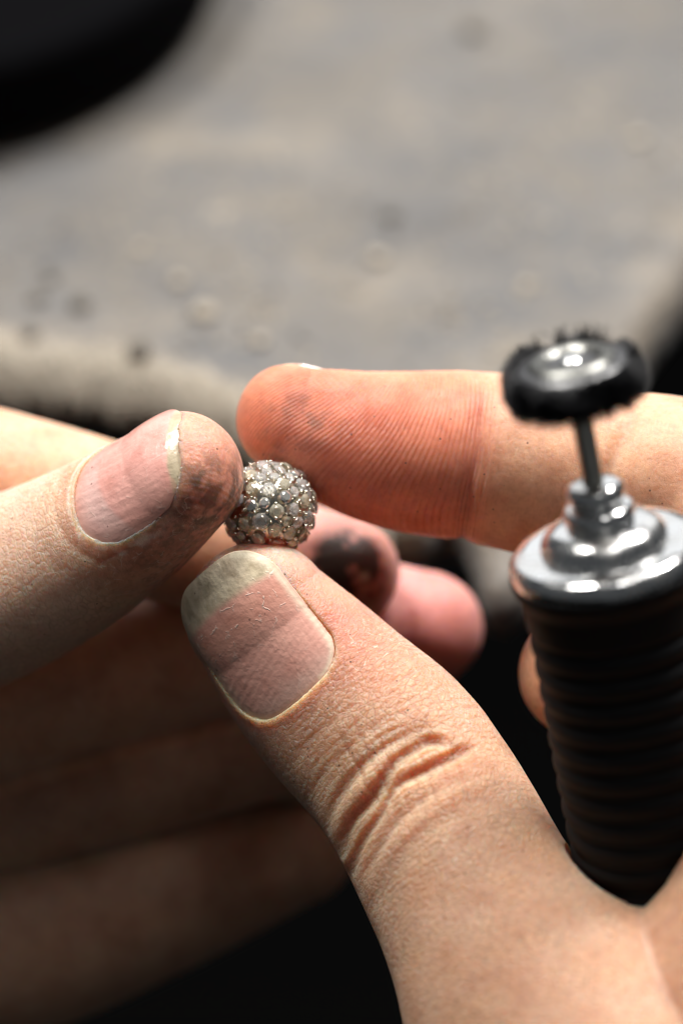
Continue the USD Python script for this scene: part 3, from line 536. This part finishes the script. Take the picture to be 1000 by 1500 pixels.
ft, s, x, y = l_thumb.field(v, True); fi, si, xi, yi = l_index.field(v, True); fm, sm, xm, ym = l_middle.field(v, True)
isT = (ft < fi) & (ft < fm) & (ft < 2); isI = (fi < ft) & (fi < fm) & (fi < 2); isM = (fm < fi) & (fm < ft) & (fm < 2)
px, py = to_px(v); N3 = meshkit.fbm(v / 4., 3, 41); N1 = meshkit.fbm(v / 1.1, 3, 42); N0 = meshkit.fbm(v / .5, 2, 43)
c = np.tile(BASE, (len(v), 1)); c = lerp(c, PALE, .8 * (N3 - .35)); c = lerp(c, PINK, isT * np.clip(1 - (s - 2) / 10, 0, 1) * .8); c = lerp(c, PALE, isT * np.clip((s - 9) / 5, 0, 1) * .6)
c = lerp(c, [.62, .245, .225], isM * np.clip(1 - (sm - 6) / 6, 0, 1) * .95); c = lerp(c, [.60, .26, .24], isI * np.clip(1 - (si - 4) / 6, 0, 1) * .8)
c = lerp(c, DIRT * 1.2, isT * np.clip(near_px(v, 318, 730, 62) * 1.5, 0, 1) * np.clip((N1 - .36) * 4.0, 0, 1) * .85); c = lerp(c, DIRT * 1.5, isT * .5 * np.clip(near_px(v, 260, 800, 90), 0, 1) * np.clip((N0 - .45) * 5, 0, 1))
c = lerp(c, DIRT * .25, isI * np.clip(near_px(v, 508, 832, 60, 4) * 1.5, 0, 1) * np.clip((.35 * N1 + .65 * meshkit.fbm(v @ np.array([[.8, .6, 0], [-.48, .64, .6], [.36, -.48, .8]]) / 2.1, 4, 44) - .28) * 4, 0, 1)); c = lerp(c, [.5, .45, .36], isI * near_px(v, 534, 846, 7) * .8)
c = lerp(c, [.74, .66, .55], isT * (y > -2) * gauss(n_lt.inside(s, x) - .65, .25) * np.clip((s - 1) / 3, 0, 1) * .7 * np.clip((N1 - .40) * 8, 0, 1)); c = lerp(c, [.13, .08, .05], isT * (y > -2) * gauss(n_lt.inside(s, x) - .05, .20) * .35)
c = lerp(c, np.array([.38, .235, .16]), (~isT & ~isI & ~isM) * .6)  # shade painted into the skin: palm, ring and little finger tinted darker
ridge = 2 * np.pi / .5 * np.where(isT, (x * .8 + .05 * (s - 4) ** 2 * .6), si + .03 * yi ** 2)
mask = np.stack([isT * np.clip((s + 6) / 3, 0, 1) * np.clip((16 - s) / 4, 0, 1) * ((n_lt.inside(s, x) > .8) | (y < 0)) * np.clip((5 - y) / 4, 0, 1) * .8, isT * (gauss(n_lt.inside(s, x) - 1.3, 1.2) * .45 * (y > -5) * (s > -2) + .12 + .5 * gauss(s - 11, 2.5) * (y > 0)), np.clip(.3 + .5 * isT * np.clip((s - 8) / 4, 0, 1), .15, 1)], 1)
local = np.stack([np.where(isT, s * 1.6, si), np.where(isT, x, xi), np.where(isT, y, yi)], 1)
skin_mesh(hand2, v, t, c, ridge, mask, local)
def lt_colour(s, x, d, p):
    n1 = meshkit.fbm(p / .9, 3, 51); n3 = meshkit.fbm(p / 3., 3, 52); c = np.tile(np.array([.68, .345, .295]), (len(s), 1))
    c = lerp(c, [.64, .42, .38], np.clip((s - 5.3 + .10 * x * x * .4) / .5, 0, 1) * .8); s2 = s + .25 * x; free = np.clip((-(s2) - 3.0 + .02 * x * x - 1.0 * (n3 - .5)) / .25, 0, 1); c = lerp(c, [.46, .38, .26], free); c = lerp(c, [.30, .24, .16], free * np.clip((n1 - .52) * 4, 0, 1) * .6)
    c = lerp(c, [.56, .24, .17], gauss(d, 1.4) * .45 * (s > -2)); return c, .18 + 0 * s
nail_mesh('thumbnail', hand2, n_lt, lt_colour, 'smooth pink thumb nail with pale moon and cream free edge')
# ------------------------------------------------------------------ the jewelled bead
from scipy.spatial import ConvexHull
SILVER = simple('dark_silver', (.70, .66, .56), .2, 1.0, bump=(2500, .00003))
PRONG = simple('bright_silver', (.92, .88, .76), .14, 1.0)
def gem_mat(name, color, rough, metal, trans, ior):
    return mat(name, {'p': ('principled_bsdf', {'base_color': color, 'roughness': rough, 'metallic': metal, 'transmission_weight': trans, 'ior': ior, 'specular_ior_level': .7})})
GEMS = [gem_mat('clear_stone', (1, .99, .96), .03, 0., .80, 2.0), gem_mat('grey_stone', (.95, .93, .86), .04, .75, .2, 2.0), gem_mat('champagne_stone', (.98, .92, .74), .05, .0, .72, 2.2)]
bead = thing('jewelled_bead', 'small round silver bead paved with clear glittering stones, held between the fingertips', 'bead', origin=W(BEAD_C))
m = trimesh.creation.icosphere(4, 4.40); m.vertices = W(m.vertices + BEAD_C); obj('bead_body', m, SILVER, bead, True)
NG = 118; k = np.arange(NG) + .5; ph = np.arccos(1 - 2 * k / NG); th = np.pi * (1 + 5 ** .5) * k
G = np.stack([np.cos(th) * np.sin(ph), np.sin(th) * np.sin(ph), np.cos(ph)], 1) + RNG.normal(0, .06, (NG, 3)); G /= np.linalg.norm(G, axis=1)[:, None]
SZ = RNG.choice([.78, 1.02, 1.34], NG, p=[.35, .4, .25])
for _ in range(60):
    d = G[:, None] - G[None]; r = np.linalg.norm(d, axis=2) + np.eye(NG) * 9; w = (SZ[:, None] + SZ[None]) / 2 * .34
    G = G + .12 * (d / r[..., None] * np.clip(w - r, 0, 1)[..., None]).sum(1); G /= np.linalg.norm(G, axis=1)[:, None]
d = np.linalg.norm(G[:, None] - G[None], axis=2) + np.eye(NG) * 9; GR = np.minimum(SZ * .76, d.min(1) * 4.65 * .52)
def frame(n, roll):
    u = np.cross(n, [0.3, .9, .2]); u /= np.linalg.norm(u); v = np.cross(n, u); return np.cos(roll) * u + np.sin(roll) * v, np.cos(roll) * v - np.sin(roll) * u
a8 = np.arange(8) * np.pi / 4
for i in range(NG):
    R = GR[i]; n = G[i] + RNG.normal(0, .16, 3); n /= np.linalg.norm(n); u, v = frame(n, RNG.uniform(0, 6)); c = BEAD_C + G[i] * (4.66 + RNG.normal(0, .09))
    def ring(r, h, o): return c + r * (np.cos(a8 + o)[:, None] * u + np.sin(a8 + o)[:, None] * v) + h * n
    V = np.vstack([ring(R * .56, R * .34, 0), ring(R * .82, R * .20, np.pi / 8), ring(R, 0, 0), [c - n * R * .62], [c + n * R * .34]])
    F = []
    for q in range(8):
        p = (q + 1) % 8
        F += [(25, q, p), (q, 8 + q, p), (8 + q, 8 + p, p), (8 + q, 16 + p, 8 + p), (8 + q, 16 + q, 16 + p), (16 + q, 24, 16 + p)]
    g = trimesh.Trimesh(W(V), F, process=False); g.fix_normals(); obj('stone', g, GEMS[int(RNG.choice(3, p=[.46, .14, .40]))], bead)
hull = ConvexHull(G * 4.5); pr = []
for k in range(160):
    c = RNG.normal(0, 1, 3); c *= RNG.uniform(4.75, 4.92) / np.linalg.norm(c); s = trimesh.creation.icosphere(1, RNG.uniform(.07, .19)); s.vertices = W(s.vertices + c + BEAD_C); pr.append(s)
for tri in hull.simplices:
    c = G[tri].mean(0); c = c / np.linalg.norm(c) * RNG.uniform(4.70, 4.82); s = trimesh.creation.icosphere(1, RNG.uniform(.11, .19)); s.vertices = W(s.vertices + c + BEAD_C); pr.append(s)
o = obj('setting_grain', trimesh.util.concatenate(pr), PRONG, bead, True); meta(o.GetPrim(), 'tiny bright metal grains between the stones', None, None, 'stuff')

# ------------------------------------------------------------------ the rotary tool
CHROME = mat('polished_chrome', {'g': ('geometry', {}), 'n': ('noise_texture', {'scale': 230., 'detail': 5, 'roughness': .7}), 'r': ('map_range', {'from_min': .35, 'from_max': .68, 'to_min': .07, 'to_max': .34, 'clamp': True}),
    'c': ('rgb_ramp', {'ramp': [(.3, (.84, .85, .86)), (.58, (.80, .80, .79)), (.72, (.46, .43, .38))]}), 'n2': ('noise_texture', {'scale': 1400., 'detail': 4}), 'b': ('bump', {'distance': .00003}), 'p': ('principled_bsdf', {'metallic': 1.})},
    [('g.position', 'n.vector'), ('n.fac', 'r.value'), ('r.result', 'p.roughness'), ('n.fac', 'c.fac'), ('c.color', 'p.base_color'), ('g.position', 'n2.vector'), ('n2.fac', 'b.height'), ('b.normal', 'p.normal')])
STEEL = simple('brushed_steel', (.60, .57, .50), .30, 1.0, bump=(900, .00004))
GRIP = simple('black_grip', (.005, .005, .0055), .68, bump=(1200, .00006), specular_ior_level=.16)
CUP = simple('worn_hub_metal', (.15, .15, .14), .36, 1.0, bump=(420, .00025))
BRUSH = simple('black_brush_core', (.012, .012, .014), .36, bump=(500, .0002), specular_ior_level=1.)
BRISTLE = simple('black_bristle', (.008, .008, .010), .42)
def TP(h, r=0, ang=0):
    u = np.cross(TOOL_AX, [0, 0, 1.]); u /= np.linalg.norm(u); w = np.cross(TOOL_AX, u)
    h, r, ang = np.broadcast_arrays(np.asarray(h, float), r, ang)
    return TOOL_BASE + h[..., None] * TOOL_AX + r[..., None] * (np.cos(ang)[..., None] * u + np.sin(ang)[..., None] * w)
tool = thing('rotary_tool', 'black ribbed rotary handpiece with chrome nose, standing upright in front of the index finger', 'handpiece', origin=W(TP(-30)))
def L(name, prof, material, r=.3, smooth=40, label=None, parent=tool, seg=96):
    m = obj(name, lathe(fillet(prof, r, 5), TOOL_BASE, TOOL_AX, seg), material, parent, smooth=smooth)
    if label: meta(m.GetPrim(), label)
    return m
L('grip', [(9.0, -.75), (9.5, -.85), (9.45, -1.8), (8.85, -3.2), (8.7, -6.2), (8.35, -6.6), (8.3, -66), (7.6, -68), (.01, -68)], GRIP)
for k in range(21):
    h = -8.0 - 2.55 * k; L('grip_rib', [(8.0, h - .95), (8.45, h - .85), (8.72, h - .35), (8.72, h + .35), (8.45, h + .85), (8.0, h + .95)], GRIP, .3, 60)
L('nose_flange', [(.01, -1.7), (8.9, -1.7), (9.25, -1.3), (9.35, -.6), (9.4, .1), (8.9, .95), (7.6, 1.3), (6.2, 1.25), (.01, 1.25)], CHROME, .45)
L('nose_cone', [(.01, 1.0), (6.25, 1.0), (6.1, 1.9), (5.5, 2.8), (4.4, 3.4), (3.3, 3.6), (2.6, 3.8), (.01, 3.8)], CHROME, .5)
L('collet_ring', [(.01, 3.6), (3.1, 3.6), (3.45, 4.0), (3.45, 4.9), (3.0, 5.3), (.01, 5.3)], CHROME, .35)
L('collet_ring', [(.01, 5.2), (2.3, 5.2), (2.3, 5.7), (2.8, 6.0), (2.85, 6.9), (2.3, 7.5), (1.1, 7.7), (.01, 7.7)], CHROME, .35)
L('mandrel', [(.01, 7.6), (1.0, 7.6), (1.0, 17.6), (.01, 17.6)], STEEL, .1)
HB = 18.4
bw = L('brush_wheel', [(.8, HB - 2.2), (2.4, HB - 2.5), (4.4, HB - 2.4), (5.4, HB - 1.8), (5.9, HB - .6), (5.8, HB + .5), (5.2, HB + 1.4), (4.2, HB + 1.7), (.8, HB + 1.6)], BRUSH, .6, 60)
L('hub_cup', [(.01, HB + .9), (1.4, HB + 1.0), (2.6, HB + 1.9), (3.2, HB + 2.2), (3.9, HB + 2.0), (4.4, HB + 1.5), (4.7, HB + .7)], CUP, .5, 60)
L('hub_screw', [(.01, HB + .8), (1.1, HB + .8), (1.1, HB + 1.7), (.8, HB + 2.0), (.01, HB + 2.0)], CHROME, .2)
n = 9000; ang = RNG.uniform(0, 2 * np.pi, n); q = RNG.uniform(-1, 1, n); cl = meshkit.noise(np.stack([ang * 6, q * 1.5, q * 0], -1), 9); cl2 = meshkit.noise(np.stack([ang * 2.2, q * 0, q * 0], -1), 19)
r0 = 4.9 + .4 * (1 - q ** 2); r1 = 6.25 + .55 * (1 - q ** 2) + .55 * (cl - .45) + RNG.normal(0, .10, n); h0 = HB - .3 + q * 1.5; h1 = HB - .45 + q * 2.2 + (q > .3) * (cl2 - .45) * 1.5 + RNG.normal(0, .12, n); a1 = ang + RNG.normal(0, .035, n) + .12 * (cl - .5)
st = np.stack([TP(h0 * (1 - u) + h1 * u, r0 * (1 - u) + r1 * u, ang * (1 - u) + a1 * u) for u in (0, .5, 1)], 1)
o = curves('bristle', W(st), .00010, BRISTLE, bw); meta(o.GetPrim(), 'short black bristles all round the wheel', None, None, 'stuff')
tuft = []
for px_, py_, nn in ((815, 478, 22), (868, 470, 26), (905, 492, 18), (760, 495, 14), (722, 600, 12), (735, 590, 8)):
    d_ = at(px_, py_, 26) - TP(HB + (1.2 if py_ < 550 else -1.5)); d_ -= (d_ @ TOOL_AX) * TOOL_AX; u_ = np.cross(TOOL_AX, [0, 0, 1.]); u_ /= np.linalg.norm(u_); w_ = np.cross(TOOL_AX, u_); ca = math.atan2(d_ @ w_, d_ @ u_)
    for _ in range(nn):
        a0 = ca + RNG.normal(0, .07); lean = RNG.normal(0, .14); ln = RNG.uniform(.8, 2.2)
        tuft.append(np.stack([TP(HB + 1.2 + ln * u, 5.3 + .5 * u, a0 + lean * u) if py_ < 550 else TP(HB - 1.6 - .4 * u, 5.8 + 1.0 * ln * u, a0 + lean * u) for u in np.linspace(0, 1, 5)]))
o = curves('stray_bristle', W(np.array(tuft)), .00011, BRISTLE, bw); meta(o.GetPrim(), 'loose bristles sticking out of the wheel', None, None, 'stuff')
